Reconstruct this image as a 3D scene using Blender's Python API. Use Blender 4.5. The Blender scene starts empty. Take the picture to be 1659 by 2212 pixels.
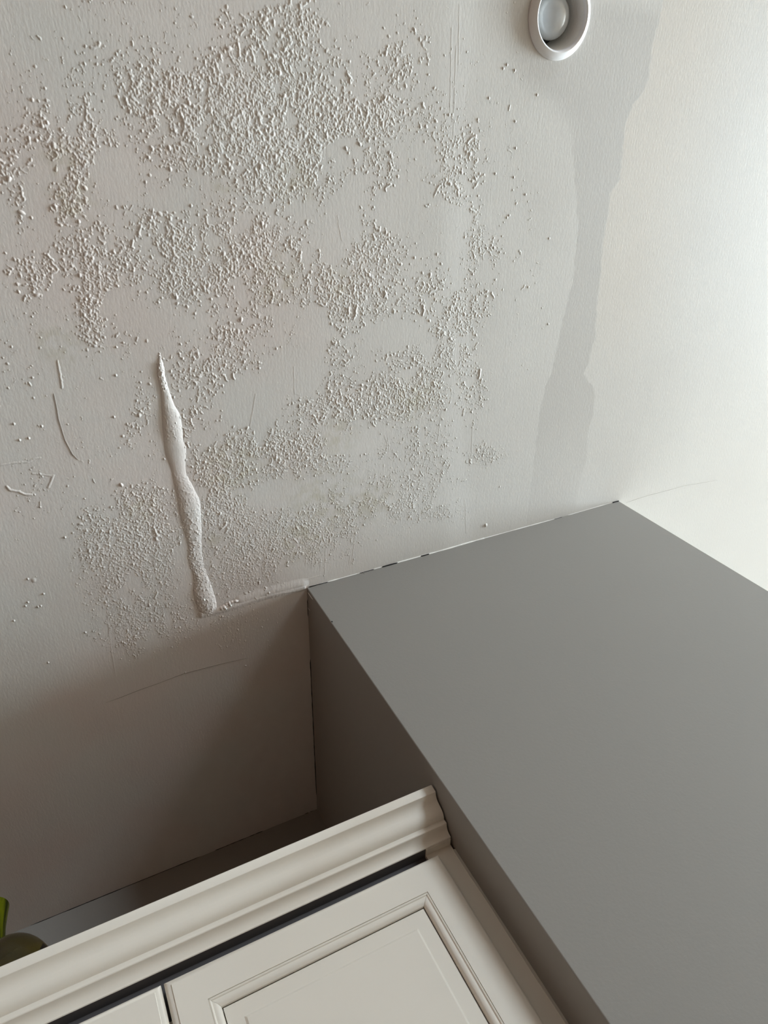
import bpy, bmesh, math, random
import numpy as np
from mathutils import Matrix, Vector

random.seed(7)
rng = np.random.default_rng(11)
SC = bpy.context.scene
COL = SC.collection

# ------------------------------------------------------------------ camera
CZ = 1.60                 # eye height
ZC = CZ + 1.13            # ceiling height
FPX = 1563.0              # focal length for a 1659 px wide frame
R = np.array([[0.89194522, -0.01511494, -0.45189077],     # rows: camera right, down, forward in world axes
              [-0.21549338, 0.86441572, -0.45425551],
              [0.39748753, 0.5025505, 0.7677543]])
cam_data = bpy.data.cameras.new('camera')
cam = bpy.data.objects.new('camera', cam_data)
COL.objects.link(cam)
cam_data.sensor_fit = 'HORIZONTAL'
cam_data.sensor_width = 36.0
cam_data.lens = 36.0 * FPX / 1659.0
cam_data.clip_start = 0.02
M = Matrix.Identity(4)
for i in range(3):
    M[i][0], M[i][1], M[i][2] = R[0][i], -R[1][i], -R[2][i]
M.translation = (0, 0, CZ)
cam.matrix_world = M
SC.camera = cam

# ------------------------------------------------------------------ world, exposure, daylight at the windows
SC.view_settings.view_transform = 'Standard'
SC.view_settings.look = 'None'
SC.view_settings.gamma = 1.0
SC.view_settings.use_curve_mapping = False
SC.view_settings.exposure = -0.02
SC.cycles.use_denoising = True
SC.cycles.max_bounces = 10
SC.cycles.diffuse_bounces = 6
world = bpy.data.worlds.new('daylight')
SC.world = world
world.use_nodes = True
bg = world.node_tree.nodes['Background']
bg.inputs[0].default_value = (0.80, 0.90, 1.0, 1)
bg.inputs[1].default_value = 1.0

XR, XL, YF, YB, YB2 = 11.0, -2.6, -5.0, 1.556, 4.4     # room limits
WIN_A = (-1.45, 3.2, 0.2, 2.2)      # y0, y1, z0, z1 of the large window in the right wall
WIN_B = (4.1, 6.1, 1.35, 2.6)           # x0, x1, z0, z1 of the window in the wall behind the viewer


def window_light(name, loc, rot, sx, sy, power, color):
    ld = bpy.data.lights.new(name, 'AREA')
    ld.shape = 'RECTANGLE'
    ld.size, ld.size_y = sx, sy
    ld.energy = power
    ld.color = color
    o = bpy.data.objects.new(name, ld)
    COL.objects.link(o)
    o.location = loc
    o.rotation_euler = rot
    return o


window_light('daylight_large_window', (XR + 0.13, (WIN_A[0] + WIN_A[1]) / 2, (WIN_A[2] + WIN_A[3]) / 2), (0, math.radians(90), 0),
             WIN_A[3] - WIN_A[2], WIN_A[1] - WIN_A[0], 3150.0, (0.785, 0.922, 1.0))
window_light('daylight_back_window', ((WIN_B[0] + WIN_B[1]) / 2, YF - 0.13, (WIN_B[2] + WIN_B[3]) / 2), (math.radians(90), 0, 0),
             WIN_B[1] - WIN_B[0], WIN_B[3] - WIN_B[2], 430.0, (0.81, 0.925, 1.0))


# ------------------------------------------------------------------ helpers
def ceil_pt(px, py):
    """point of the ceiling seen at these picture coordinates (arrays allowed): x, y"""
    v = np.stack([np.asarray(px, float) - 829.5, np.asarray(py, float) - 1106.0,
                  np.full(np.shape(px), FPX)], -1)
    d = v @ R
    k = 1.13 / d[..., 2]
    return d[..., 0] * k, d[..., 1] * k


def tag(o, label=None, cat=None, kind=None, group=None):
    if label: o['label'] = label
    if cat: o['category'] = cat
    if kind: o['kind'] = kind
    if group: o['group'] = group
    return o


def mesh_obj(name, verts, faces, mat=None, parent=None, smooth=False):
    me = bpy.data.meshes.new(name)
    me.from_pydata([tuple(v) for v in verts], [], [tuple(f) for f in faces])
    me.update()
    o = bpy.data.objects.new(name, me)
    COL.objects.link(o)
    if mat: me.materials.append(mat)
    if parent: o.parent = parent
    if smooth:
        me.polygons.foreach_set('use_smooth', [True] * len(me.polygons))
    return o


def grid_obj(name, P, keep, mat, parent=None):
    """big height-field mesh from P[ny, nx, 3]; keep[ny-1, nx-1] says which faces exist. Faces look down."""
    ny, nx = P.shape[:2]
    jj, ii = np.nonzero(keep)
    a = jj * nx + ii
    q = np.stack([a, a + nx, a + nx + 1, a + 1], 1)
    used = np.zeros(ny * nx, bool); used[q.ravel()] = True
    idx = np.cumsum(used) - 1
    V = P.reshape(-1, 3)[used].astype(np.float32)
    q = idx[q].astype(np.int32)
    me = bpy.data.meshes.new(name)
    me.vertices.add(len(V)); me.vertices.foreach_set('co', V.ravel())
    me.loops.add(q.size); me.loops.foreach_set('vertex_index', q.ravel())
    me.polygons.add(len(q))
    me.polygons.foreach_set('loop_start', np.arange(0, q.size, 4, dtype=np.int32))
    me.polygons.foreach_set('use_smooth', np.ones(len(q), bool))
    me.update(calc_edges=True)
    me.validate()
    o = bpy.data.objects.new(name, me)
    COL.objects.link(o)
    me.materials.append(mat)
    if parent: o.parent = parent
    return o


def box(name, x0, x1, y0, y1, z0, z1, mat, parent=None, bevel=0.0):
    bm = bmesh.new()
    bmesh.ops.create_cube(bm, size=1)
    for v in bm.verts:
        v.co = Vector(((x0 + x1) / 2 + v.co.x * (x1 - x0), (y0 + y1) / 2 + v.co.y * (y1 - y0),
                       (z0 + z1) / 2 + v.co.z * (z1 - z0)))
    if bevel:
        bmesh.ops.bevel(bm, geom=bm.edges[:], offset=bevel, segments=2, affect='EDGES', profile=0.5)
    return bm_obj(name, bm, mat, parent)


def bm_obj(name, bm, mat, parent=None, smooth=False):
    bmesh.ops.recalc_face_normals(bm, faces=bm.faces[:])
    me = bpy.data.meshes.new(name)
    bm.to_mesh(me); bm.free()
    o = bpy.data.objects.new(name, me)
    COL.objects.link(o)
    me.materials.append(mat)
    if parent: o.parent = parent
    if smooth:
        me.polygons.foreach_set('use_smooth', [True] * len(me.polygons))
    return o


def smooth_by_angle(o, deg=35):
    me = o.data
    me.polygons.foreach_set('use_smooth', [True] * len(me.polygons))
    try:
        me.set_sharp_from_angle(angle=math.radians(deg))
    except Exception:
        pass


def lathe(name, prof, mat, parent=None, loc=(0, 0, 0), seg=64, deg=40):
    verts, faces = [], []
    n = len(prof)
    for k in range(seg):
        a = 2 * math.pi * k / seg
        for r, z in prof:
            verts.append((loc[0] + r * math.cos(a), loc[1] + r * math.sin(a), loc[2] + z))
    for k in range(seg):
        k2 = (k + 1) % seg
        for i in range(n - 1):
            faces.append((k * n + i, k2 * n + i, k2 * n + i + 1, k * n + i + 1))
    o = mesh_obj(name, verts, faces, mat, parent)
    bm = bmesh.new(); bm.from_mesh(o.data)
    bmesh.ops.remove_doubles(bm, verts=bm.verts[:], dist=1e-6)
    bmesh.ops.recalc_face_normals(bm, faces=bm.faces[:])
    bm.to_mesh(o.data); bm.free()
    smooth_by_angle(o, deg)
    return o


def vnoise(x, y, scale, seed):
    """smooth value noise 0..1"""
    g = np.random.default_rng(seed).random((128, 128))
    u = np.asarray(x, float) / scale; v = np.asarray(y, float) / scale
    iu = np.floor(u).astype(int); iv = np.floor(v).astype(int)
    fu = u - iu; fv = v - iv
    fu = fu * fu * (3 - 2 * fu); fv = fv * fv * (3 - 2 * fv)
    a = g[iv % 128, iu % 128]; b = g[iv % 128, (iu + 1) % 128]
    c = g[(iv + 1) % 128, iu % 128]; d = g[(iv + 1) % 128, (iu + 1) % 128]
    return (a * (1 - fu) + b * fu) * (1 - fv) + (c * (1 - fu) + d * fu) * fv


def sstep(a, b, x):
    t = np.clip((x - a) / (b - a), 0, 1)
    return t * t * (3 - 2 * t)


# ------------------------------------------------------------------ materials
def srgb(r, g, b):
    f = lambda c: (c / 255 / 12.92) if c / 255 <= 0.04045 else ((c / 255 + 0.055) / 1.055) ** 2.4
    return (f(r), f(g), f(b), 1)


def new_mat(name):
    m = bpy.data.materials.new(name)
    m.use_nodes = True
    nt = m.node_tree
    return m, nt, nt.nodes['Principled BSDF']


def N(nt, kind, **kw):
    n = nt.nodes.new(kind)
    for k, v in kw.items():
        if k in n.bl_rna.properties: setattr(n, k, v)
        else: n.inputs[k].default_value = v
    return n


def math_node(nt, op, a, b=None, clamp=False):
    n = nt.nodes.new('ShaderNodeMath'); n.operation = op; n.use_clamp = clamp
    for i, s in enumerate((a, b)):
        if s is None: continue
        if isinstance(s, (int, float)): n.inputs[i].default_value = s
        else: nt.links.new(s, n.inputs[i])
    return n.outputs[0]


def map_range(nt, val, a, b, lo=0.0, hi=1.0):
    n = nt.nodes.new('ShaderNodeMapRange'); n.interpolation_type = 'SMOOTHSTEP'
    nt.links.new(val, n.inputs[0])
    for i, v in zip((1, 2, 3, 4), (a, b, lo, hi)): n.inputs[i].default_value = v
    return n.outputs[0]


def mix_col(nt, fac, a, b):
    n = nt.nodes.new('ShaderNodeMix'); n.data_type = 'RGBA'
    if isinstance(fac, (int, float)): n.inputs[0].default_value = fac
    else: nt.links.new(fac, n.inputs[0])
    for i, s in ((6, a), (7, b)):
        if isinstance(s, tuple): n.inputs[i].default_value = s
        else: nt.links.new(s, n.inputs[i])
    return n.outputs[2]


def paint_mat(name, col, rough=0.5, bump=0.15, scale=350, stretch=(1, 1, 1), var=0.03, spec=0.35):
    m, nt, b = new_mat(name)
    tc = N(nt, 'ShaderNodeTexCoord')
    mp = N(nt, 'ShaderNodeMapping'); mp.inputs['Scale'].default_value = stretch
    nt.links.new(tc.outputs['Object'], mp.inputs[0])
    n1 = N(nt, 'ShaderNodeTexNoise', Scale=scale, Detail=3.0)
    nt.links.new(mp.outputs[0], n1.inputs['Vector'])
    n2 = N(nt, 'ShaderNodeTexNoise', Scale=3.0, Detail=3.0)
    nt.links.new(mp.outputs[0], n2.inputs['Vector'])
    dark = tuple(c * (1 - 2 * var) for c in col[:3]) + (1,)
    nt.links.new(mix_col(nt, n2.outputs['Fac'], dark, col), b.inputs['Base Color'])
    bp = N(nt, 'ShaderNodeBump', Strength=bump, Distance=0.001)
    nt.links.new(n1.outputs['Fac'], bp.inputs['Height'])
    nt.links.new(bp.outputs[0], b.inputs['Normal'])
    b.inputs['Roughness'].default_value = rough
    b.inputs['Specular IOR Level'].default_value = spec
    return m


def ceiling_mat():
    m, nt, b = new_mat('ceiling_paint')
    L = nt.links.new
    geo = N(nt, 'ShaderNodeNewGeometry')
    sep = N(nt, 'ShaderNodeSeparateXYZ'); L(geo.outputs['Position'], sep.inputs[0])
    X, Y = sep.outputs[0], sep.outputs[1]
    t = math_node(nt, 'DIVIDE', math_node(nt, 'ADD', Y, 0.25), 1.25)      # 0..1 along y

    def curve(pts):
        n = N(nt, 'ShaderNodeFloatCurve')
        c = n.mapping.curves[0]
        pts = [((y + 0.25) / 1.25, (x - 0.7) / 0.6) for y, x in pts]
        pts = [(0.0, pts[0][1])] + pts + [(1.0, pts[-1][1])]
        c.points[0].location = pts[0]; c.points[1].location = pts[-1]
        for p in pts[1:-1]: c.points.new(*p)
        for p in c.points: p.handle_type = 'VECTOR'
        n.mapping.update()
        L(t, n.inputs['Value'])
        return math_node(nt, 'ADD', math_node(nt, 'MULTIPLY', n.outputs[0], 0.6), 0.7)
    left = curve([(-0.2, 0.70), (-0.05, 0.80), (-0.0086, 0.8483), (0.0144, 0.9004), (0.0459, 0.9381), (0.0675, 0.9462), (0.1275, 0.9615),
                  (0.183, 0.9785), (0.2077, 0.9854), (0.3103, 0.9934), (0.3582, 0.9871), (0.4103, 0.9799),
                  (0.5047, 0.972), (0.5302, 0.9598), (0.5991, 0.954), (0.7306, 0.9561)])
    right = curve([(-0.1158, 1.1037), (-0.0752, 1.0964), (-0.0266, 1.1006), (-0.0015, 1.0906), (0.011, 1.0772),
                   (0.0462, 1.0637), (0.0915, 1.069), (0.1386, 1.0721), (0.1581, 1.0561), (0.1947, 1.0551),
                   (0.2625, 1.0559), (0.3162, 1.0639), (0.3783, 1.067), (0.4383, 1.0775), (0.4611, 1.0697),
                   (0.4915, 1.0714), (0.5175, 1.0595), (0.5583, 1.0999), (0.6185, 1.1085), (0.663, 1.0995),
                   (0.7234, 1.1109), (0.7954, 1.1024)])
    ragged = N(nt, 'ShaderNodeTexNoise', Scale=45.0, Detail=4.0)
    L(geo.outputs['Position'], ragged.inputs['Vector'])
    wob = math_node(nt, 'MULTIPLY', math_node(nt, 'SUBTRACT', ragged.outputs['Fac'], 0.5), 0.012)
    Xw = math_node(nt, 'ADD', X, wob)
    dl = math_node(nt, 'SUBTRACT', Xw, left)
    dr = math_node(nt, 'SUBTRACT', right, Xw)
    ml_sharp = map_range(nt, dl, -0.002, 0.003)
    ml_soft = map_range(nt, dl, -0.05, 0.05)
    up = map_range(nt, Y, 0.02, 0.12)                       # near the lamp the edge is brushed out
    n = nt.nodes.new('ShaderNodeMix'); L(up, n.inputs[0]); L(ml_soft, n.inputs[2]); L(ml_sharp, n.inputs[3])
    strip = math_node(nt, 'MULTIPLY', n.outputs[0], map_range(nt, dr, -0.002, 0.003))
    strip = math_node(nt, 'MULTIPLY', strip, map_range(nt, Y, 0.86, 0.50, 0.22, 1.0))
    strip = math_node(nt, 'MULTIPLY', strip, map_range(nt, Y, -0.15, -0.11, 0.0, 1.0))
    beige = math_node(nt, 'MULTIPLY', map_range(nt, dr, 0.002, -0.003), map_range(nt, dr, -0.30, -0.06))
    beige = math_node(nt, 'MULTIPLY', beige, map_range(nt, Y, 0.62, 0.30))
    big = N(nt, 'ShaderNodeTexNoise', Scale=5.0, Detail=3.0)
    L(geo.outputs['Position'], big.inputs['Vector'])
    base = mix_col(nt, big.outputs['Fac'], CEIL_A, CEIL_B)
    # warm bounce light painted in as a rosy tinge over the flaking side
    rosy = math_node(nt, 'MULTIPLY', map_range(nt, X, 0.75, 0.25), map_range(nt, big.outputs['Fac'], 0.25, 0.7))
    base = mix_col(nt, math_node(nt, 'MULTIPLY', rosy, 0.65), base, CEIL_ROSE)
    base = mix_col(nt, math_node(nt, 'MULTIPLY', beige, 0.55), base, CEIL_BEIGE)
    base = mix_col(nt, strip, base, CEIL_STRIP)
    # yellowish damp stains
    stain = None
    for px, py, r in STAINS:
        sx, sy = ceil_pt(px, py)
        vm = N(nt, 'ShaderNodeVectorMath', operation='DISTANCE')
        L(geo.outputs['Position'], vm.inputs[0]); vm.inputs[1].default_value = (float(sx), float(sy), ZC)
        v = map_range(nt, vm.outputs['Value'], r, 0.0)
        stain = v if stain is None else math_node(nt, 'MAXIMUM', stain, v)
    mott = N(nt, 'ShaderNodeTexNoise', Scale=60.0, Detail=4.0)
    L(geo.outputs['Position'], mott.inputs['Vector'])
    stain = math_node(nt, 'MULTIPLY', stain, map_range(nt, mott.outputs['Fac'], 0.38, 0.68))
    base = mix_col(nt, math_node(nt, 'MULTIPLY', stain, 0.4), base, CEIL_STAIN)
    L(base, b.inputs['Base Color'])
    b.inputs['Roughness'].default_value = 0.55
    b.inputs['Specular IOR Level'].default_value = 0.3
    # roller stipple and fine brush lines along y
    mp = N(nt, 'ShaderNodeMapping'); mp.inputs['Scale'].default_value = (1.0, 0.38, 1.0)
    mp.inputs['Rotation'].default_value = (0, 0, math.radians(-4))
    L(geo.outputs['Position'], mp.inputs[0])
    n1 = N(nt, 'ShaderNodeTexNoise', Scale=330.0, Detail=3.0); L(mp.outputs[0], n1.inputs['Vector'])
    mp2 = N(nt, 'ShaderNodeMapping'); mp2.inputs['Scale'].default_value = (1.0, 0.04, 1.0)
    mp2.inputs['Rotation'].default_value = (0, 0, math.radians(-4))
    L(geo.outputs['Position'], mp2.inputs[0])
    n2 = N(nt, 'ShaderNodeTexNoise', Scale=260.0, Detail=2.0); L(mp2.outputs[0], n2.inputs['Vector'])
    b1 = N(nt, 'ShaderNodeBump', Strength=0.3, Distance=0.0006); L(n1.outputs['Fac'], b1.inputs['Height'])
    b2 = N(nt, 'ShaderNodeBump', Strength=0.14, Distance=0.0005); L(n2.outputs['Fac'], b2.inputs['Height'])
    L(b1.outputs[0], b2.inputs['Normal'])
    L(b2.outputs[0], b.inputs['Normal'])
    return m


CEIL_A, CEIL_B = srgb(213, 210, 206), srgb(220, 218, 214)
CEIL_ROSE = srgb(216, 202, 196)
CEIL_BEIGE = srgb(218, 210, 200)
CEIL_STRIP = srgb(203, 200, 196)
CEIL_STAIN = srgb(176, 168, 138)
STAINS = [(480, 408, .03), (640, 395, .05), (600, 600, .06), (735, 610, .04), (895, 860, .07), (700, 1080, .12), (650, 1160, .09),
          (460, 1165, .03), (300, 1090, .05), (160, 430, .05), (140, 360, .05), (500, 1010, .09), (730, 940, .06), (800, 1080, .08),
          (130, 745, .05)]
M_CEIL = ceiling_mat()
M_WALL = paint_mat('greige_wall_paint', srgb(147, 144, 139), 0.6, 0.12, 260, var=0.015, spec=0.25)
M_ROOM = paint_mat('warm_room_wall', srgb(80, 60, 46), 0.7, 0.1, 200)
M_LEFT = paint_mat('warm_wood_wall', srgb(110, 72, 48), 0.6, 0.1, 30, (1, 1, 8), 0.1)
M_FLOOR = paint_mat('brown_floor', srgb(164, 148, 130), 0.5, 0.1, 40, (1, 8, 1), 0.15)
M_CAB = paint_mat('cream_cabinet_lacquer', srgb(234, 229, 219), 0.38, 0.06, 180, (1, 1, 0.25), 0.01, 0.45)
M_PANEL = M_CAB
M_CAULK = paint_mat('white_caulk', srgb(236, 235, 230), 0.4, 0.2, 300)
M_GAP = paint_mat('dark_gap', srgb(28, 26, 25), 0.9, 0.0, 50)
M_RECESS_SHADE = paint_mat('recess_shade_grey', srgb(92, 90, 92), 0.5, 0.02, 100)  # dark grey that stands in for the shade in the gap under the crown
M_WHITE = paint_mat('white_enamel', srgb(240, 240, 242), 0.28, 0.03, 300, var=0.005, spec=0.5)
M_BAFFLE = paint_mat('white_baffle_enamel', srgb(240, 240, 238), 0.45, 0.03, 300, var=0.01, spec=0.4)
M_CAN = paint_mat('dark_metal_can', srgb(70, 76, 80), 0.4, 0.02, 100)
M_FRAME = paint_mat('window_frame_paint', srgb(232, 232, 230), 0.4, 0.02, 100)


def bulb_mat():
    m, nt, b = new_mat('frosted_bulb_glass')
    lw = N(nt, 'ShaderNodeLayerWeight', Blend=0.35)
    b.inputs['Base Color'].default_value = srgb(196, 202, 206)
    b.inputs['Roughness'].default_value = 0.12
    b.inputs['Coat Weight'].default_value = 0.6
    b.inputs['Coat Roughness'].default_value = 0.04
    nz = N(nt, 'ShaderNodeTexNoise', Scale=6.0)
    nt.links.new(mix_col(nt, nz.outputs['Fac'], srgb(188, 195, 200), srgb(204, 208, 212)), b.inputs['Base Color'])
    nt.nodes.remove(lw)
    return m


def glaze_mat(name, c1, c2, rough=0.12, scale=18.0, stretch=(1, 1, 1), trans=0.0):
    m, nt, b = new_mat(name)
    tc = N(nt, 'ShaderNodeTexCoord')
    mp = N(nt, 'ShaderNodeMapping'); mp.inputs['Scale'].default_value = stretch
    nt.links.new(tc.outputs['Object'], mp.inputs[0])
    nz = N(nt, 'ShaderNodeTexNoise', Scale=scale, Detail=3.0)
    nt.links.new(mp.outputs[0], nz.inputs['Vector'])
    nt.links.new(mix_col(nt, map_range(nt, nz.outputs['Fac'], 0.35, 0.65), c1, c2), b.inputs['Base Color'])
    b.inputs['Roughness'].default_value = rough
    b.inputs['Transmission Weight'].default_value = trans
    return m


def pane_mat():
    m = bpy.data.materials.new('clear_pane'); m.use_nodes = True
    nt = m.node_tree; nt.nodes.clear()
    out = nt.nodes.new('ShaderNodeOutputMaterial')
    tr = nt.nodes.new('ShaderNodeBsdfTransparent'); gl = nt.nodes.new('ShaderNodeBsdfGlossy')
    gl.inputs['Roughness'].default_value = 0.02
    mx = nt.nodes.new('ShaderNodeMixShader'); mx.inputs[0].default_value = 0.06
    nt.links.new(tr.outputs[0], mx.inputs[1]); nt.links.new(gl.outputs[0], mx.inputs[2])
    nt.links.new(mx.outputs[0], out.inputs[0])
    return m


# ------------------------------------------------------------------ the setting
LX, LY, LR = 0.8874, -0.1092, 0.0612        # recessed lamp: centre and outer radius of its ring
AX, AY = 0.410, 0.871                       # inner corner where the boxed-out wall meets the ceiling
BX = 1.2417                                 # its other corner


def sag(x, y):
    """gentle unevenness of the plastered ceiling (metres downwards)"""
    seam = 0.705 + 0.07 * (y + 0.12) + 0.012 * (vnoise(x * 0, y, 0.12, 3) - 0.5)
    h = 0.0012 * (1 - sstep(-0.045, 0.035, x - seam)) * sstep(-0.35, -0.2, x)
    near = sstep(0.72, 0.86, y) * sstep(0.25, 0.45, x) * (1 - sstep(1.05, 1.2, x))
    h = h + 0.0022 * near
    calm = 1 - 0.8 * sstep(0.8, 1.15, x)
    h = h + calm * (0.0010 * (vnoise(x + 5, y + 5, 0.13, 5) - 0.5) + 0.0014 * (vnoise(x + 5, y + 5, 0.3, 6) - 0.3))
    return np.maximum(h, 0) + 0.0002


# ceiling: a slab whose underside carries the sag, with a hole for the lamp
gx = np.concatenate([np.linspace(XL - .1, -0.36, 10), np.arange(-0.35, 2.05, 0.008), np.linspace(2.06, XR + .2, 8)])
gy = np.concatenate([np.linspace(YF - .1, -0.26, 10), np.arange(-0.25, 1.62, 0.008), np.linspace(1.63, YB2 + .1, 6)])
GX, GY = np.meshgrid(gx, gy)
fade = sstep(-0.35, -0.2, GX) * (1 - sstep(1.6, 2.0, GX)) * sstep(-0.25, -0.18, GY) * (1 - sstep(1.5, 1.6, GY))
P = np.stack([GX, GY, ZC - sag(GX, GY) * fade], -1)
cxm = (GX[1:, 1:] + GX[:-1, :-1]) / 2; cym = (GY[1:, 1:] + GY[:-1, :-1]) / 2
keep = np.hypot(cxm - LX, cym - LY) > LR - 0.008
ceiling = tag(grid_obj('ceiling', P, keep, M_CEIL), 'white painted ceiling with flaking bubbled paint, a long blister and a grey strip', kind='structure')
slab = box('upper_slab', XL - .1, XR + .2, YF - .1, YB2 + .1, ZC + 0.16, ZC + 0.22, M_ROOM, ceiling)

floor = tag(box('floor', XL - .1, XR + .2, YF - .1, YB2 + .1, -0.1, 0, M_FLOOR), 'brown floor', kind='structure')
wl = tag(box('wall_left', XL - .1, XL, YF - .1, YB2 + .1, 0, ZC + .16, M_LEFT), 'warm wood toned left wall', kind='structure')
wb = tag(box('wall_back', XL, AX + .05, YB, YB + .1, 0, ZC - 0.0005, M_WALL), 'greige back wall above the cabinet', kind='structure')
wb2 = tag(box('wall_alcove', BX - .3, XR, YB2, YB2 + .1, 0, ZC - 0.0005, M_WALL), 'greige wall of the alcove', kind='structure')

# right wall with the two window openings
wr = bpy.data.objects.new('wall_right', None)
bm = bmesh.new()


def add_box(bm, x0, x1, y0, y1, z0, z1):
    vs = [bm.verts.new(c) for c in ((x0, y0, z0), (x1, y0, z0), (x1, y1, z0), (x0, y1, z0), (x0, y0, z1), (x1, y0, z1), (x1, y1, z1), (x0, y1, z1))]
    for f in ((0, 3, 2, 1), (4, 5, 6, 7), (0, 1, 5, 4), (1, 2, 6, 5), (2, 3, 7, 6), (3, 0, 4, 7)):
        bm.faces.new([vs[i] for i in f])


(a0, a1, az0, az1), (b0, b1, bz0, bz1) = WIN_A, WIN_B
for y0, y1, z0, z1 in ((YF - .1, a0, 0, ZC + .16), (a1, YB2 + .1, 0, ZC + .16), (a0, a1, 0, az0), (a0, a1, az1, ZC + .16)):
    add_box(bm, XR, XR + .12, y0, y1, z0, z1)
wr = tag(bm_obj('wall_right', bm, M_ROOM), 'warm beige right wall with a large window', kind='structure')
bm = bmesh.new()
for x0, x1, z0, z1 in ((XL - .1, b0, 0, ZC + .16), (b1, XR + .12, 0, ZC + .16), (b0, b1, 0, bz0), (b0, b1, bz1, ZC + .16)):
    add_box(bm, x0, x1, YF - .12, YF, z0, z1)
wf = tag(bm_obj('wall_front', bm, M_ROOM), 'warm beige wall behind the viewer with a window', kind='structure')
M_PANE = pane_mat()


def make_window(name, label, u0, u1, z0, z1, put):
    bm = bmesh.new()
    t = 0.05
    um = (u0 + u1) / 2
    for p0, p1, q0, q1 in ((u0, u1, z0, z0 + t), (u0, u1, z1 - t, z1), (u0, u0 + t, z0 + t, z1 - t), (u1 - t, u1, z0 + t, z1 - t),
                           (um - .02, um + .02, z0 + t, z1 - t)):
        add_box(bm, *put(p0, p1, .03, .08), q0, q1)
    w = tag(bm_obj(name, bm, M_FRAME), label, kind='structure')
    c = put(u0 + t, u1 - t, .05, .054)
    box('pane', *c, z0 + t, z1 - t, M_PANE, w)


make_window('window_1', 'large white framed window in the right wall', a0, a1, az0, az1, lambda p0, p1, d0, d1: (XR + d0, XR + d1, p0, p1))
make_window('window_2', 'white framed window in the wall behind the viewer', b0, b1, bz0, bz1, lambda p0, p1, d0, d1: (p0, p1, YF - d1, YF - d0))

# boxed-out wall beside the cabinet: front face grey, a slightly leaning right edge, softly rounded corner
bm = bmesh.new()
lean = 0.030
front = [(AX, AY), (BX, AY)]
rings = []
for z, bx in ((0.0, BX + 2.0 * lean), (CZ + 0.2, BX + 0.93 * lean), (ZC - 0.001, BX)):
    r_ = 0.0022
    pts = [(AX, YB2)]
    for k in range(5):
        a = math.pi + k / 4 * math.pi / 2
        pts.append((AX + r_ + r_ * math.cos(a), AY + r_ + r_ * math.sin(a)))
    pts += [(bx - 0.002, AY), (bx, AY + 0.002), (bx, YB2)]
    rings.append([bm.verts.new((x, y, z)) for x, y in pts])
for r0, r1 in zip(rings[:-1], rings[1:]):
    n = len(r0)
    for i in range(n):
        bm.faces.new((r0[i], r0[(i + 1) % n], r1[(i + 1) % n], r1[i]))
bm.faces.new(rings[0][::-1]); bm.faces.new(rings[-1])
wm = tag(bm_obj('wall_middle', bm, M_WALL), 'grey painted boxed-out wall right of the cabinet', kind='structure')
smooth_by_angle(wm, 40)

# ------------------------------------------------------------------ relief of the flaking ceiling paint (height field in metres)
STEP = 0.0008
X0, X1, Y0, Y1 = -0.14, 0.98, -0.14, 1.10
nx, ny = int((X1 - X0) / STEP), int((Y1 - Y0) / STEP)
relief = np.zeros((ny, nx), np.float32)
broad = np.zeros((ny, nx), np.float32)


def stamp(layer, x, y, rx, ry, ang, h, power=0.8, add=False):
    r = max(rx, ry)
    i0, i1 = int((x - r - X0) / STEP), int((x + r - X0) / STEP) + 2
    j0, j1 = int((y - r - Y0) / STEP), int((y + r - Y0) / STEP) + 2
    i0, j0 = max(i0, 0), max(j0, 0); i1, j1 = min(i1, nx), min(j1, ny)
    if i1 <= i0 or j1 <= j0: return
    u = (X0 + np.arange(i0, i1) * STEP - x)[None, :]
    v = (Y0 + np.arange(j0, j1) * STEP - y)[:, None]
    c, s = math.cos(ang), math.sin(ang)
    d = 1 - ((u * c + v * s) / rx) ** 2 - ((-u * s + v * c) / ry) ** 2
    val = h * np.clip(d, 0, 1) ** power
    sub = layer[j0:j1, i0:i1]
    np.maximum(sub, val, out=sub)


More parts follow.
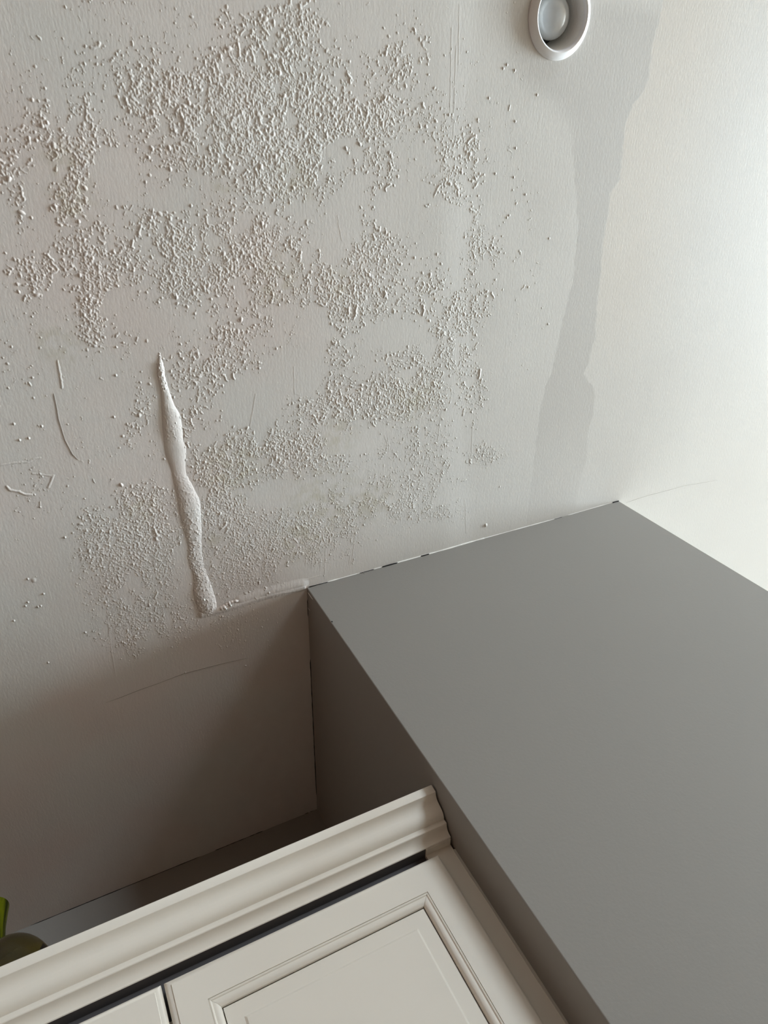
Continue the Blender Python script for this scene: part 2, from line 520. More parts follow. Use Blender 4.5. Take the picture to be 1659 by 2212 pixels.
# clusters seen in the photograph: centre, half-size (picture px), density
CL = [(600, 70, 70, 60, .55), (560, 140, 95, 60, .7), (650, 50, 50, 40, .5), (510, 40, 40, 30, .25), (500, 225, 170, 60, .95), (420, 205, 110, 45, .8), (630, 260, 130, 80, 1.0),
      (770, 255, 90, 45, .8), (815, 245, 50, 40, .8), (320, 200, 70, 60, .4), (470, 300, 130, 60, .8), (600, 330, 130, 60, .8),
      (390, 240, 50, 60, .5), (160, 330, 35, 55, .6), (150, 430, 38, 45, 1.0), (130, 280, 70, 60, .3), (200, 310, 60, 40, .35), (30, 370, 30, 50, .5), (45, 455, 9, 40, .9),
      (620, 400, 90, 30, .7), (560, 395, 60, 30, .3), (350, 500, 50, 60, .55), (400, 540, 70, 80, .55), (520, 520, 90, 80, .6), (600, 565, 55, 70, .95), (470, 590, 110, 60, .5),
      (800, 550, 70, 70, .55), (740, 620, 70, 60, .8), (690, 610, 80, 60, .6), (800, 640, 110, 50, .5), (190, 560, 60, 70, .6), (60, 590, 50, 35, .6), (110, 600, 60, 35, .6),
      (250, 560, 60, 50, .45), (195, 640, 25, 100, .9), (215, 710, 35, 40, .55), (260, 740, 30, 25, .4), (520, 695, 60, 55, .5), (480, 720, 40, 60, .3), (600, 740, 80, 60, .12), (740, 740, 30, 80, .45),
      (820, 700, 20, 60, .4), (1000, 315, 45, 45, .8), (1035, 345, 18, 70, .9), (980, 380, 40, 60, .45), (1030, 470, 14, 60, .9), (1040, 560, 35, 70, .65), (1040, 630, 25, 50, .4),
      (870, 140, 45, 45, .5), (900, 110, 25, 60, .3), (930, 250, 60, 50, .25), (720, 320, 60, 60, .4), (820, 370, 60, 60, .45), (770, 430, 70, 50, .25), (930, 620, 35, 60, .5), (980, 740, 45, 70, .8), (970, 690, 60, 45, .6), (1010, 660, 40, 40, .4),
      (890, 800, 60, 60, .8), (830, 865, 110, 45, .85), (900, 850, 60, 40, .9), (1020, 850, 30, 60, .65), (940, 790, 50, 50, .7), (490, 790, 50, 50, .4), (420, 800, 50, 50, .5), (450, 850, 50, 50, .35), (300, 870, 35, 50, .35), (280, 930, 20, 40, .5), (410, 900, 30, 60, .5), (720, 890, 80, 35, .7),
      (700, 840, 60, 60, .25), (650, 960, 110, 35, .95), (570, 990, 110, 50, .95), (490, 1020, 70, 60, 1.0), (690, 1000, 70, 25, .5), (850, 970, 80, 25, .4), (930, 950, 60, 50, .5), (1045, 980, 40, 22, .55), (930, 1010, 70, 40, .6), (820, 1070, 130, 30, .75),
      (470, 1080, 40, 50, .9), (500, 1130, 70, 50, .95), (300, 1085, 60, 35, .85), (330, 1115, 60, 55, .8), (195, 1140, 28, 50, .6), (270, 1180, 80, 50, .7), (220, 1190, 40, 60, .5), (350, 1180, 55, 80, .9),
      (620, 1145, 110, 35, .95), (560, 1195, 90, 45, .9), (760, 1130, 80, 35, .8), (690, 1160, 60, 25, .8), (860, 1095, 80, 25, .7), (960, 1105, 40, 20, .85), (1000, 1095, 10, 25, .9), (480, 1240, 40, 50, .9), (540, 1250, 60, 30, .7),
      (250, 1280, 60, 60, .7), (330, 1250, 70, 80, .7), (280, 1350, 60, 50, .7), (300, 1390, 40, 35, .5), (340, 1390, 60, 30, .4), (400, 1340, 60, 40, .35), (520, 1340, 60, 30, .45), (600, 1420, 30, 60, .25), (500, 1390, 30, 30, .3),
      (500, 600, 480, 560, .055), (300, 250, 250, 200, .10), (800, 300, 200, 250, .07), (1120, 450, 40, 350, .03), (700, 1050, 300, 150, .08), (90, 1050, 60, 60, .10), (50, 700, 60, 120, .08),
      (900, 1060, 90, 35, 1.0), (960, 1105, 42, 20, 1.2), (860, 1100, 70, 22, 1.1), (760, 1085, 60, 30, .9), (1045, 980, 40, 22, 1.0), (700, 1110, 80, 30, 1.0), (600, 1180, 140, 50, 1.0), (520, 1200, 70, 60, 1.0),
      (260, 1200, 80, 80, .8), (330, 1330, 80, 60, .8), (270, 1360, 60, 40, .6), (480, 1100, 50, 60, .8), (560, 990, 110, 45, .7), (830, 865, 110, 40, .6), (700, 200, 120, 80, .3), (420, 560, 140, 90, .35)]
px_l, py_l, sz_l = [], [], []
for cx, cy, rx, ry, d in CL:
    n = int(d * rx * ry * math.pi / 11.5)
    a = rng.random(n) * 2 * math.pi
    r = np.sqrt(rng.random(n)) * (0.6 + 0.85 * rng.random(n))
    sz_l.append(np.full(n, 0.78 if d < .15 else 1.0))
    px_l.append(cx + rx * r * np.cos(a) * 1.05); py_l.append(cy + ry * r * np.sin(a) * 1.05)
px_a, py_a = np.concatenate(px_l), np.concatenate(py_l)
clump = 0.55 * vnoise(px_a, py_a * 0.6, 13, 21) + 0.45 * vnoise(px_a, py_a * 0.6, 40, 22)
ok = clump > rng.uniform(0.25, 0.62, len(px_a))
# grains whose way is barred by smoother, filled areas
for cx, cy, rx, ry in ((250, 375, 55, 65), (740, 470, 45, 70), (720, 540, 30, 40), (620, 1065, 95, 35), (545, 860, 70, 60), (860, 450, 55, 60), (680, 720, 40, 40), (370, 430, 60, 30),
                       (760, 960, 60, 22), (230, 880, 60, 80), (880, 1180, 120, 25), (640, 1240, 50, 22), (330, 700, 40, 40), (850, 720, 60, 40), (640, 800, 60, 60)):
    ok &= (((px_a - cx) / rx) ** 2 + ((py_a - cy) / ry) ** 2 > rng.uniform(0.6, 1.1, len(px_a)))
px_a, py_a, sz_a = px_a[ok], py_a[ok], np.concatenate(sz_l)[ok]
wx, wy = ceil_pt(px_a, py_a)
ngr = len(wx)
size = np.exp(rng.normal(0, 0.34, ngr)) * 0.00100
# finer crumbs towards the box, coarser near the top
size *= sz_a * (1.12 - 0.30 * sstep(0.45, 0.75, wy))
for k in range(ngr):
    s = min(max(size[k], 0.0008), 0.0032)
    el = rng.uniform(0.85, 1.5)
    ang = rng.normal(0.0, 0.6)
    h = s * rng.uniform(0.27, 0.6)
    stamp(relief, wx[k], wy[k], s * 0.85, s * el, ang, h)
    if rng.random() < 0.05:                       # crumbs run together into a worm
        x, y, a2 = wx[k], wy[k], rng.normal(0, 0.6)
        for q in range(rng.integers(2, 6)):
            a2 += rng.normal(0, 0.5)
            x += math.sin(a2) * s * 1.3; y += math.cos(a2) * s * 1.3
            stamp(relief, x, y, s * 0.8, s * 1.2, -a2, h * rng.uniform(0.7, 1.0))


def stroke(layer, pts, r, h, jit=0.3, every=0.6, power=0.8):
    p = np.array(pts, float)
    x, y = ceil_pt(p[:, 0], p[:, 1])
    for i in range(len(x) - 1):
        d = math.hypot(x[i + 1] - x[i], y[i + 1] - y[i])
        n = max(2, int(d / (r * every)))
        for k in range(n):
            t_ = k / n
            stamp(layer, x[i] + (x[i + 1] - x[i]) * t_ + rng.normal(0, r * jit * .4), y[i] + (y[i + 1] - y[i]) * t_ + rng.normal(0, r * jit * .4),
                  r * rng.uniform(1 - jit, 1 + jit), r * rng.uniform(1 - jit, 1 + jit), 0, h * rng.uniform(1 - jit, 1), power)


# lip of the old paint layer running from the foot of the blister to the corner
lip = [(436, 1326), (470, 1318), (505, 1308), (535, 1298), (570, 1287), (610, 1277), (655, 1266)]
stroke(broad, lip, 0.009, 0.0020, 0.05, 0.08, 1.6)
stroke(broad, [(520, 1296), (580, 1278), (652, 1260)], 0.016, 0.0018, 0.05, 0.08, 1.8)
stroke(relief, [(478, 1312), (490, 1304), (500, 1300), (512, 1296)], 0.003, 0.0035, 0.5)
# wrinkle and loose flake at the left edge
stroke(relief, [(15, 1050), (22, 1058), (40, 1061), (55, 1068), (70, 1068)], 0.0020, 0.0007, 0.25, 0.3)
stroke(relief, [(115, 1026), (110, 1040), (104, 1053)], 0.0018, 0.0004, 0.2, 0.3)
stroke(relief, [(0, 1004), (30, 999), (60, 997), (75, 990), (88, 988)], 0.0016, 0.0004, 0.3, 0.4)
stroke(relief, [(70, 1022), (95, 1025), (115, 1028)], 0.0016, 0.0003, 0.3, 0.4)
stroke(broad, [(73, 1252), (74, 1255)], 0.0045, 0.0005, 0.1, 0.3, 1.6)
# peeled edge left of the blister
stroke(relief, [(124, 780), (128, 800), (131, 815), (134, 838)], 0.0016, 0.0006, 0.4, 0.4)
stroke(relief, [(116, 850), (122, 880), (126, 905), (138, 945), (155, 978), (165, 990), (180, 998)], 0.0013, 0.00012, 0.15, 0.4)
# upright scraper strokes and seams
for a, b_ in (((757, 1215), (768, 1150)), ((752, 1218), (757, 1190)), ((700, 1240), (702, 1180)), ((672, 1225), (676, 1195)), ((690, 1230), (692, 1205)), ((930, 1092), (936, 1065)),
              ((1004, 1080), (1006, 1150)), ((1018, 1000), (1021, 920)), ((945, 950), (955, 880)), ((540, 920), (552, 850)), ((636, 850), (634, 790)), ((636, 850), (648, 852)),
              ((838, 945), (840, 975)), ((830, 940), (838, 962)), ((240, 1400), (232, 1330)), ((250, 1460), (240, 1400)), ((480, 1395), (478, 1415)), ((985, 100), (978, 330)), ((992, 10), (990, 140)), ((975, 60), (972, 250)),
              ((730, 480), (738, 520)), ((728, 465), (733, 482)), ((1172, 1003), (1173, 1008))):
    stroke(relief, [a, b_], 0.0012, 0.00013, 0.3, 0.4)
for pts in ([(800, 555), (812, 540), (830, 522)], [(658, 1250), (692, 1240)], [(612, 1278), (634, 1274)]):
    stroke(relief, pts, 0.0010, 0.0004, 0.2, 0.4)
stroke(relief, [(1048, 1133), (1049, 1136)], 0.0032, 0.0022, 0.1, 0.5)
# lone specks
for px, py in ((1095, 140), (1087, 148), (1112, 152), (1160, 205), (1056, 212), (1113, 262), (1114, 320), (1135, 420), (1070, 375), (1095, 470), (1110, 383), (1186, 515), (1184, 700), (1141, 620), (1100, 465), (1080, 545),
               (60, 1300), (82, 1310), (88, 1308), (55, 1308), (30, 1340), (94, 1282), (60, 1250), (104, 1430), (184, 1365), (400, 1452), (352, 1665), (465, 1540), (530, 1437), (140, 1160), (250, 810), (246, 900), (42, 950), (62, 946), (30, 915), (90, 920)):
    x, y = ceil_pt(px, py)
    stamp(relief, float(x), float(y), 0.0016, 0.0021, 0, 0.0013)

gxs = X0 + np.arange(nx) * STEP
gys = Y0 + np.arange(ny) * STEP
SX, SY = np.meshgrid(gxs, gys)
total = relief + broad
total *= (np.hypot(SX - LX, SY - LY) > LR + .004)
total *= ((SX < AX - .002) | (SY < AY - .003))
# soften the stamps a little
for _ in range(1):
    total[1:-1, 1:-1] = (total[1:-1, 1:-1] * 4 + total[:-2, 1:-1] + total[2:, 1:-1] + total[1:-1, :-2] + total[1:-1, 2:]) / 8
on = total > 0.00004
keepv = on.copy()
for _ in range(1):
    k2 = keepv.copy()
    k2[1:] |= keepv[:-1]; k2[:-1] |= keepv[1:]; k2[:, 1:] |= keepv[:, :-1]; k2[:, :-1] |= keepv[:, 1:]
    keepv = k2
keepf = keepv[1:, 1:] & keepv[:-1, 1:] & keepv[1:, :-1] & keepv[:-1, :-1]
sag_s = sag(SX, SY) * sstep(-0.35, -0.2, SX) * (1 - sstep(1.6, 2.0, SX)) * sstep(-0.25, -0.18, SY)
P = np.stack([SX, SY, ZC - sag_s - 0.00006 - total], -1)
flake = tag(grid_obj('flaking_paint', P, keepf, M_CEIL, ceiling), kind='stuff')
print('relief faces', len(flake.data.polygons), 'grains', ngr)

# ------------------------------------------------------------------ the long paint blister: left and right outline in the photograph
OUT = [(757, 341, 344), (768, 340, 348), (779, 339, 351), (795, 337, 355), (811, 338, 357), (827, 341, 361), (842, 344, 366), (874, 346, 377), (896, 347, 391),
       (921, 348, 395), (941, 350, 397), (950, 350, 397), (960, 351, 402), (969, 352, 405), (985, 355, 404), (1004, 363, 403), (1023, 368, 404), (1042, 372, 415),
       (1064, 377, 426), (1080, 380, 434), (1105, 383, 437), (1127, 389, 437), (1149, 395, 438), (1165, 399, 437), (1181, 402, 438), (1197, 401, 440), (1212, 402, 442), (1225, 407, 444),
       (1238, 413, 449), (1257, 415, 456), (1276, 413, 462), (1295, 418, 468), (1314, 424, 470), (1325, 431, 466), (1332, 438, 456)]
OUT = np.array(OUT, float)
NS = 620
s0 = np.linspace(0, len(OUT) - 1, NS)
idx = np.arange(len(OUT))


def smooth_interp(s, col):
    v = np.interp(s, idx, col)
    for _ in range(30): v[1:-1] = (v[:-2] + 2 * v[1:-1] + v[2:]) / 4
    return v


ry_, lx_, rx_ = (smooth_interp(s0, OUT[:, c]) for c in range(3))
Lx, Ly = ceil_pt(lx_, ry_ + 1.0); Rx, Ry = ceil_pt(rx_, ry_ - 1.0)
nt_ = 57
tt = np.linspace(-1, 1, nt_)
BP = np.zeros((NS, nt_, 3))
wd = np.hypot(Rx - Lx, Ry - Ly) / 2
hmul = np.interp(s0, [0, 3, 7, 12, 22, 24, 25, 27, 30, 33, 34], [.45, .45, .26, .16, .15, .13, .12, .12, .17, .18, .1])
for j, t in enumerate(tt):
    f = (t + 1) / 2
    x = Lx + (Rx - Lx) * f; y = Ly + (Ry - Ly) * f
    h = wd * hmul * (1 - abs(t) ** 2.3) ** 0.95
    h = h * (0.94 + 0.14 * vnoise(x, y, 0.02, 31))
    amp = np.interp(ry_, [757, 800, 840, 870, 940, 960, 1010, 1040, 1150, 1200, 1340], [1.3, 1.4, .8, .25, .5, .05, .05, .4, .9, .8, 1.1])
    h = h + amp * 0.0009 * np.clip(vnoise(x, y, 0.0027, 32) * .6 + vnoise(x, y, 0.0016, 33) * .4 - 0.52, 0, 1) / 0.38 * (1 - t * t) ** 0.3
    BP[:, j] = np.stack([x, y, ZC - sag(x, y) + 0.0008 - h], -1)
q = [(i * nt_ + j, i * nt_ + j + 1, (i + 1) * nt_ + j + 1, (i + 1) * nt_ + j) for i in range(NS - 1) for j in range(nt_ - 1)]
bl = mesh_obj('paint_blister', BP.reshape(-1, 3), q, M_CEIL, ceiling, True)
bm = bmesh.new(); bm.from_mesh(bl.data); bmesh.ops.recalc_face_normals(bm, faces=bm.faces[:])
if sum(f.normal.z for f in bm.faces) > 0: bmesh.ops.reverse_faces(bm, faces=bm.faces[:])
bm.to_mesh(bl.data); bm.free()
tag(bl, 'long swollen blister of white paint ending in a point')
# a few loose chips on the blister
for px, py, r in ((353, 833, .0035), (376, 908, .0028), (437, 1288, .003), (497, 1306, .0032), (487, 1313, .0028)):
    x, y = ceil_pt(px, py)
    bm = bmesh.new()
    bmesh.ops.create_icosphere(bm, subdivisions=1, radius=r)
    for v in bm.verts:
        v.co = Vector((v.co.x * random.uniform(.5, 1.2), v.co.y * random.uniform(.6, 1.3), v.co.z * .6)) + Vector((float(x), float(y), ZC - (.013 if py < 1290 else .004)))
    bm_obj('paint_chip', bm, M_CAULK, ceiling)


# hairline cracks: shallow dark slivers just under the ceiling face
def sliver(name, pts, w, mat, parent, dz=0.0):
    p = np.array(pts, float)
    x, y = ceil_pt(p[:, 0], p[:, 1])
    verts, faces = [], []
    n = len(x)
    for i in range(n):
        a, b_ = max(i - 1, 0), min(i + 1, n - 1)
        d = Vector((x[b_] - x[a], y[b_] - y[a], 0)).normalized()
        nrm = Vector((-d.y, d.x, 0))
        ww = w * (0.25 if i in (0, n - 1) else random.uniform(.6, 1.1))
        z = ZC - float(sag(x[i], y[i])) - dz
        c = Vector((x[i], y[i], z))
        for k in (-1, 1):
            for zz in (0.0012, -0.00025):
                verts.append(c + nrm * ww * k + Vector((0, 0, zz)))
    for i in range(n - 1):
        a, b_ = i * 4, i * 4 + 4
        for u, v in ((0, 1), (1, 3), (3, 2), (2, 0)):
            faces.append((a + u, a + v, b_ + v, b_ + u))
    faces += [(0, 1, 3, 2), ((n - 1) * 4, (n - 1) * 4 + 2, (n - 1) * 4 + 3, (n - 1) * 4 + 1)]
    o = mesh_obj(name, verts, faces, mat, parent)
    bm = bmesh.new(); bm.from_mesh(o.data); bmesh.ops.recalc_face_normals(bm, faces=bm.faces[:]); bm.to_mesh(o.data); bm.free()
    return o


M_CRACK = paint_mat('crack_brown', srgb(120, 112, 104), 0.9, 0.0, 50)  # plain grey-brown tone of the crack lines
sliver('hairline_crack', [(228, 1517), (262, 1505), (300, 1490), (345, 1474), (395, 1455), (440, 1443), (490, 1430), (535, 1420)], 0.0004, M_CRACK, ceiling)
sliver('hairline_crack', [(1352, 1086), (1375, 1078), (1400, 1070), (1420, 1065), (1450, 1057), (1478, 1049), (1510, 1044), (1550, 1037)], 0.0003, M_CRACK, ceiling)
sliver('hairline_crack', [(116, 850), (122, 880), (126, 905), (140, 950), (156, 981), (168, 992)], 0.0004, M_CRACK, ceiling, 0.0002)


# caulk and gaps along the joint between boxed-out wall and ceiling
def along(px):                                 # point on the joint under a picture column
    lo, hi = AX, BX
    for _ in range(40):
        mid = (lo + hi) / 2
        d = R @ np.array([mid, AY, 1.13])
        if d[0] / d[2] * FPX + 829.5 < px: lo = mid
        else: hi = mid
    return lo


def joint_tube(name, x0, x1, r, mat, zoff=0.0, yoff=0.0, n=40):
    verts, faces = [], []
    for i in range(n):
        t = i / (n - 1)
        x = x0 + (x1 - x0) * t
        rr = r * (0.6 + 0.8 * vnoise(np.array([x * 60.0]), np.array([1.0]), 1.0, 41)[0])
        if i in (0, n - 1): rr *= 0.2
        s = float(sag(np.array([x]), np.array([AY]))[0])
        for k in range(8):
            a = 2 * math.pi * k / 8
            verts.append((x, AY + yoff + rr * math.cos(a), ZC - s + zoff + rr * math.sin(a)))
    for i in range(n - 1):
        for k in range(8):
            faces.append((i * 8 + k, i * 8 + (k + 1) % 8, (i + 1) * 8 + (k + 1) % 8, (i + 1) * 8 + k))
    faces += [tuple(range(7, -1, -1)), tuple((n - 1) * 8 + k for k in range(8))]
    o = mesh_obj(name, verts, faces, mat, wm, True)
    return o


for a, b_, r in ((690, 770, .0012), (768, 830, .0010), (850, 1000, .0017), (995, 1045, .0016), (1040, 1210, .0010), (1225, 1330, .0009)):
    tag(joint_tube('caulk_bead', along(a), along(b_), r, M_CAULK, -0.0002, 0.0), 'white caulk bead along the ceiling joint')
for a, b_, r in ((664, 707, .0008), (774, 806, .0007), (822, 857, .0011), (906, 925, .0011), (1195, 1212, .0006), (1322, 1336, .0014)):
    tag(joint_tube('joint_gap', along(a), along(b_), r, M_GAP, -0.0014, -0.0008, 14), 'dark gap in the ceiling joint')


def plain_tube(name, pts, r, mat, parent):
    verts, faces = [], []
    n = len(pts)
    for i, p in enumerate(pts):
        p = Vector(p)
        d = (Vector(pts[min(i + 1, n - 1)]) - Vector(pts[max(i - 1, 0)])).normalized()
        u = d.orthogonal().normalized(); w = d.cross(u)
        rr = r * (0.15 if i in (0, n - 1) else random.uniform(.6, 1.2))
        for k in range(6):
            a = k * math.pi / 3
            verts.append(p + u * rr * math.cos(a) + w * rr * math.sin(a))
    for i in range(n - 1):
        for k in range(6):
            faces.append((i * 6 + k, i * 6 + (k + 1) % 6, i * 6 + 6 + (k + 1) % 6, i * 6 + 6 + k))
    return mesh_obj(name, verts, faces, mat, parent, True)


# dark shrinkage gaps where ceiling, back wall and box meet
plain_tube('joint_gap', [(AX - .0003, y, ZC - float(sag(np.array([AX]), np.array([y]))[0]) - .0005) for y in np.linspace(.90, .945, 8)], .0008, M_GAP, ceiling)
plain_tube('joint_gap', [(AX - .0003, y, ZC - .0006 - float(sag(np.array([AX]), np.array([y]))[0])) for y in np.linspace(1.06, 1.50, 40)], .0011, M_GAP, ceiling)
for x0_, x1_ in ((.375, .402), (.15, .27), (-.25, .12)):
    plain_tube('joint_gap', [(x, YB - .0004, ZC - .0006) for x in np.linspace(x0_, x1_, 24)], .0010, M_GAP, wb)


# crumbs of caulk stuck on the box near its corner
def wall_pt(px, py, plane, val):
    d = np.array([px - 829.5, py - 1106.0, FPX]) @ R
    k = val / d[plane]
    return Vector((d[0] * k, d[1] * k, CZ + d[2] * k))


for px, py, px2, py2, r in ((690, 1261, 698, 1259, .0012), (783, 1236, 788, 1240, .0015), (828, 1222, 834, 1220, .0010), (1000, 1172, 1008, 1173, .0012), (945, 1185, 950, 1188, .0009), (885, 1208, 892, 1205, .0009)):
    a, b_ = wall_pt(px, py, 1, AY), wall_pt(px2, py2, 1, AY)
    bm = bmesh.new()
    bmesh.ops.create_icosphere(bm, subdivisions=1, radius=1)
    d = (b_ - a) / 2
    for v in bm.verts:
        c = v.co.copy()
        v.co = (a + b_) / 2 + d * c.x + Vector((0, r * c.y, r * c.z))
    tag(bm_obj('caulk_crumb', bm, M_CAULK, wm), 'white crumb of caulk')
for px, py, px2, py2, r in ((664, 1278, 677, 1297, .0010), (665, 1312, 670, 1320, .0007)):
    a, b_ = wall_pt(px, py, 0, AX), wall_pt(px2, py2, 0, AX)
    bm = bmesh.new()
    bmesh.ops.create_icosphere(bm, subdivisions=1, radius=1)
    d = (b_ - a) / 2
    for v in bm.verts:
        c = v.co.copy()
        v.co = (a + b_) / 2 + d * c.x + Vector((r * c.y, r * c.z, 0))
    tag(bm_obj('caulk_crumb', bm, M_CAULK, wm), 'white crumb of caulk')
# nick in the corner edge
p = wall_pt(716.5, 1343, 1, AY)
bm = bmesh.new(); bmesh.ops.create_icosphere(bm, subdivisions=1, radius=0.0022)
for v in bm.verts: v.co = Vector((v.co.x * .8, v.co.y * .8, v.co.z * 1.4)) + p + Vector((0.0008, 0.0008, 0))
tag(bm_obj('edge_nick', bm, M_GAP, wm), 'small dark nick in the edge')

# ------------------------------------------------------------------ wall cabinet
cab = bpy.data.objects.new('wall_cabinet', None); COL.objects.link(cab)
CX0, CX1 = -0.445, 0.4065
YFR = 0.9605                                    # face-frame front
cab.location = (0, 0, 0)
tag(cab, 'cream wall cabinet with raised panel doors and crown moulding, hung beside the grey boxed-out wall', 'cabinet')
ZB, ZT = CZ - 0.24, CZ + 0.602
box('carcass', CX0, CX1, YFR + 0.019, YB - 0.001, ZB, ZT, M_CAB, cab)
# face frame: stiles and rails in one ring
bm = bmesh.new()
for x0, x1, z0, z1 in ((CX0, CX0 + .045, ZB, ZT), (0.365, CX1, ZB, ZT), (CX0 + .045, 0.365, ZB, ZB + .04), (-0.035, 0.008, ZB + .04, CZ + .50)):
    add_box(bm, x0, x1, YFR, YFR + 0.019, z0, z1)
bm_obj('face_frame', bm, M_CAB, cab)
box('corner_block', 0.365, CX1, 0.9475, YFR, CZ + 0.5535, CZ + 0.5999, M_CAB, cab)
box('shadow_strip', CX0 + .001, 0.365, 0.9475, YFR + .006, CZ + 0.5553, CZ + 0.599, M_RECESS_SHADE, cab)  # added filler, coloured dark to read as the shaded gap
box('top_rail', CX0 + .045, 0.365, YFR + 0.006, YFR + 0.019, CZ + 0.49, ZT, M_RECESS_SHADE, cab)  # recessed rail, the gap's shade put into its colour
# caulked, slightly wavy seam between frame and boxed-out wall
verts, faces = [], []
for i in range(60):
    z = CZ - 0.2 + (0.745) * i / 59
    wv = 0.0035 + 0.0012 * (vnoise(np.array([z * 20.0]), np.array([2.0]), 1.0, 51)[0] - 0.5)
    verts += [(AX - wv - .0012, YFR - 0.0008, z), (AX + 0.0005, YFR + 0.002, z), (AX + 0.0005, YFR + 0.006, z), (AX - wv - .0012, YFR + 0.006, z)]
for i in range(59):
    for k in range(4):
        a = i * 4
        faces.append((a + k, a + (k + 1) % 4, a + 4 + (k + 1) % 4, a + 4 + k))
faces += [(3, 2, 1, 0), (59 * 4, 59 * 4 + 1, 59 * 4 + 2, 59 * 4 + 3)]
mesh_obj('filler_strip', verts, faces, M_CAB, cab)

# crown moulding profile (y, z above eye)
prof = [(YFR, .6163), (.8996, .6163), (.8990, .6155), (.9000, .6040), (.9006, .6032), (.9028, .6026), (.9070, .6015), (.9110, .5990), (.9138, .5955), (.9155, .5910), (.9170, .5862), (.9190, .5820),
        (.9220, .5785), (.9262, .5765), (.9300, .5757), (.9303, .5750), (.9298, .5690), (.9305, .5682), (.9345, .5674), (.9380, .5662), (.9412, .5640), (.9434, .5610), (.9446, .5575), (.9449, .5553), (.9456, .5547),
        (.9462, .5545), (.9474, .5562), (.9474, .6000), (YFR, .6000)]
NX = 2
xs = [CX0 - 0.06, CX1 + 0.0005]
verts = [(x, y, CZ + z) for x in xs for y, z in prof]
n = len(prof)
faces = [(i, (i + 1) % n, n + (i + 1) % n, n + i) for i in range(n)]
faces += [tuple(range(n - 1, -1, -1)), tuple(range(n, 2 * n))]
cr = mesh_obj('crown_moulding', verts, faces, M_CAB, cab)
bm = bmesh.new(); bm.from_mesh(cr.data); bmesh.ops.recalc_face_normals(bm, faces=bm.faces[:]); bm.to_mesh(cr.data); bm.free()
smooth_by_angle(cr, 32)


def rect_rings(name, x0, x1, z0, z1, rings, mat, parent, cap=True, back=None, deg=25):
    """concentric rectangles: rings = [(inset, y)]"""
    verts, faces = [], []
    for ins, y in rings:
        verts += [(x0 + ins, y, z0 + ins), (x1 - ins, y, z0 + ins), (x1 - ins, y, z1 - ins), (x0 + ins, y, z1 - ins)]
    for r in range(len(rings) - 1):
        for k in range(4):
            a = r * 4
            faces.append((a + k, a + (k + 1) % 4, a + 4 + (k + 1) % 4, a + 4 + k))
    if cap:
        a = (len(rings) - 1) * 4
        faces.append((a, a + 1, a + 2, a + 3))
    if back:
        faces.append((3, 2, 1, 0))
    o = mesh_obj(name, verts, faces, mat, parent)
    bm = bmesh.new(); bm.from_mesh(o.data); bmesh.ops.recalc_face_normals(bm, faces=bm.faces[:])
    # the visible side looks towards -y
    if sum(f.normal.y * f.calc_area() for f in bm.faces) > 0 and not back:
        bmesh.ops.reverse_faces(bm, faces=bm.faces[:])
    bm.to_mesh(o.data); bm.free()
    smooth_by_angle(o, deg)
    return o


YD = 0.9402
DOOR_TOP, DOOR_BOT = CZ + 0.5381, CZ - 0.215


def make_door(x0, x1):
    # frame with softly rounded outer edge, open in the middle
    rings = [(0.0435, YD + .019), (0.001, YD + .019), (0, YD + .018), (0, YD + .0065), (.0008, YD + .0045), (.0022, YD + .003), (.0045, YD + .0017), (.0078, YD + .0014), (.0083, YD), (.0435, YD), (.0435, YD + .0185)]
    d = rect_rings('door', x0, x1, DOOR_BOT, DOOR_TOP, rings, M_CAB, cab, cap=False)
    bm = bmesh.new(); bm.from_mesh(d.data); bmesh.ops.remove_doubles(bm, verts=bm.verts[:], dist=1e-6)
    bmesh.ops.recalc_face_normals(bm, faces=bm.faces[:]); bm.to_mesh(d.data); bm.free(); smooth_by_angle(d, 25)
    # four mitred lengths of moulding
    mp = [(.0437, YD + .0115), (.0437, YD + .0012), (.0450, YD + .0004), (.0462, YD + .0008), (.0470, YD + .0022), (.0490, YD + .0020), (.0515, YD + .0024), (.0537, YD + .0038), (.0550, YD + .0056), (.0556, YD + .0062), (.0562, YD + .0090), (.0540, YD + .0120), (.0440, YD + .0120)]
    c = [(x0, DOOR_BOT, 1, 1), (x1, DOOR_BOT, -1, 1), (x1, DOOR_TOP, -1, -1), (x0, DOOR_TOP, 1, -1)]
    for k in range(4):
        p0, p1 = c[k], c[(k + 1) % 4]
        verts = [(p[0] + p[2] * i_, y, p[1] + p[3] * i_) for p in (p0, p1) for i_, y in mp]
        n = len(mp)
        faces = [(i, (i + 1) % n, n + (i + 1) % n, n + i) for i in range(n)] + [tuple(range(n - 1, -1, -1)), tuple(range(n, 2 * n))]
        o = mesh_obj('moulding', verts, faces, M_CAB, d)
        # hairline at the mitre: pull the ends in a touch
        bm = bmesh.new(); bm.from_mesh(o.data); bmesh.ops.recalc_face_normals(bm, faces=bm.faces[:]); bm.to_mesh(o.data); bm.free()
        ax = 0 if k in (0, 2) else 2
        mid = sum(v.co[ax] for v in o.data.vertices) / len(o.data.vertices)
        for v in o.data.vertices: v.co[ax] += 0.0002 * (1 if v.co[ax] < mid else -1)
        smooth_by_angle(o, 30)
    rect_rings('panel', x0, x1, DOOR_BOT, DOOR_TOP, [(.050, YD + .0165), (.0575, YD + .0160), (.0576, YD + .0086), (.0772, YD + .0086), (.0800, YD + .0068)], M_PANEL, d, cap=True, deg=10)
    return d


make_door(-0.0130, 0.3765)
make_door(-0.4060, -0.0164)

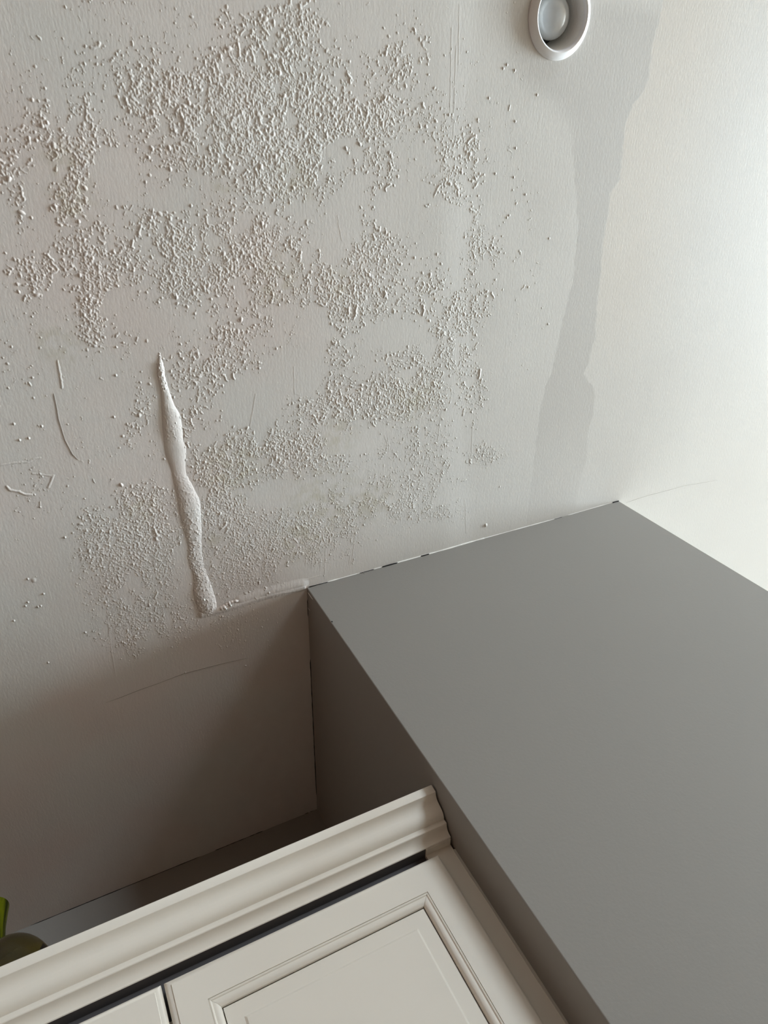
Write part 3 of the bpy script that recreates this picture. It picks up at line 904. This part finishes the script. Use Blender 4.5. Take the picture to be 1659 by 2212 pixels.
# ------------------------------------------------------------------ recessed ceiling light
lamp = bpy.data.objects.new('recessed_light', None); COL.objects.link(lamp)
lamp.location = (0, 0, 0)
tag(lamp, 'white recessed downlight with unlit bulb, in the ceiling at the top of the photo', 'ceiling light')
LZ = ZC - float(sag(np.array([LX]), np.array([LY]))[0])
ring = [(.0470, .012), (.0470, -.004), (.0480, -.0078), (.0492, -.0092), (.0506, -.0095), (.0530, -.0086), (.0570, -.0058), (.0600, -.0032), (.0612, -.0014), (.0612, .0002), (.0560, .002)]
lathe('trim_ring', ring, M_WHITE, lamp, (LX, LY, LZ), 96, 28)
baf = [(.0470, -.003)]
for k in range(16):
    z = 0.000 + k * 0.0028
    r = .0468 - k * 0.00045
    baf += [(r, z), (r - .0006, z + .0010), (r - .0006, z + .0019), (r - .0001, z + .0024)]
baf += [(.039, .048), (.030, .0485), (.0005, .0487)]
lathe('baffle', baf, M_BAFFLE, lamp, (LX, LY, LZ), 96, 30)
lathe('socket_can', [(.0005, .0484), (.0385, .0480), (.0385, .047), (.0005, .0472)], M_CAN, lamp, (LX, LY, LZ), 48, 30)
bp_ = [(.0002, .0)]
for k in range(1, 15):
    a = k / 14 * math.radians(100)
    bp_.append((.0325 * math.sin(a), .021 * (1 - math.cos(a))))
bp_ += [(.0300, .030), (.0250, .037), (.0180, .043), (.0170, .0468)]
BULB_UP = 0.004
lathe('bulb', [(r, z + BULB_UP - .004) for r, z in bp_], bulb_mat(), lamp, (LX, LY, LZ), 64, 60)

# ------------------------------------------------------------------ ornaments on the cabinet top
M_OLIVE = glaze_mat('olive_glaze', srgb(66, 56, 12), srgb(46, 39, 8), 0.2, 14)
M_DARKPATCH = glaze_mat('black_patch_gloss', srgb(14, 14, 10), srgb(22, 20, 12), 0.2, 14)  # black tone of the two patches on the body
g = bpy.data.objects.new('round_ornament', None); COL.objects.link(g)
gx_, gy_ = -0.195, 1.045
tag(g, 'round olive green glazed ornament with dark patches on top of the cabinet', 'ornament')
hh = 0.146
pr = []
for k in range(25):
    a = math.pi * k / 24
    r = 0.058 * math.sin(a) ** 0.9 * (1 + 0.10 * math.cos(a))
    pr.append((max(r, 0.0004), hh / 2 - hh / 2 * math.cos(a)))
lathe('body', pr, M_OLIVE, g, (gx_, gy_, ZT), 48, 60)
for a0_, a1_, z0_, z1_ in ((-0.75, -0.25, .060, .105), (-2.3, -1.95, .075, .10)):
    verts, faces = [], []
    nu, nv = 10, 10
    for i in range(nu):
        for j in range(nv):
            u = i / (nu - 1); v = j / (nv - 1)
            z = z0_ + (z1_ - z0_) * v
            half = (a1_ - a0_) / 2 * math.sin(math.pi * min(max(v, .02), .98))
            a = (a0_ + a1_) / 2 + half * (2 * u - 1)
            r = float(np.interp(z, [p_[1] for p_ in pr], [p_[0] for p_ in pr])) + 0.0007
            verts.append((gx_ + r * math.cos(a), gy_ + r * math.sin(a), ZT + z))
    for i in range(nu - 1):
        for j in range(nv - 1):
            faces.append((i * nv + j, (i + 1) * nv + j, (i + 1) * nv + j + 1, i * nv + j + 1))
    tag(mesh_obj('dark_patch', verts, faces, M_DARKPATCH, g, True), 'black patch')

M_GREENGLASS = glaze_mat('green_glass', srgb(118, 126, 20), srgb(34, 44, 16), 0.08, 70, (1, 1, 0.05), 0.25)  # upright light and dark streaks: glass reflections painted into the colour
vz = bpy.data.objects.new('glass_vase', None); COL.objects.link(vz)
tag(vz, 'green glass vase with flared neck, standing behind the round olive ornament', 'vase')
vx, vy = -0.2495, 1.165
vp = [(.0005, .0), (.034, .0), (.040, .004), (.052, .03), (.056, .06), (.052, .10), (.040, .14), (.029, .175), (.0245, .21), (.0245, .235), (.0265, .262), (.0305, .285), (.0335, .3005), (.0320, .3012), (.0290, .286), (.0245, .262), (.0228, .235), (.0225, .21), (.027, .175), (.037, .14), (.049, .10), (.053, .06), (.049, .03), (.036, .006), (.0005, .005)]
lathe('body', vp, M_GREENGLASS, vz, (vx, vy, ZT), 48, 60)
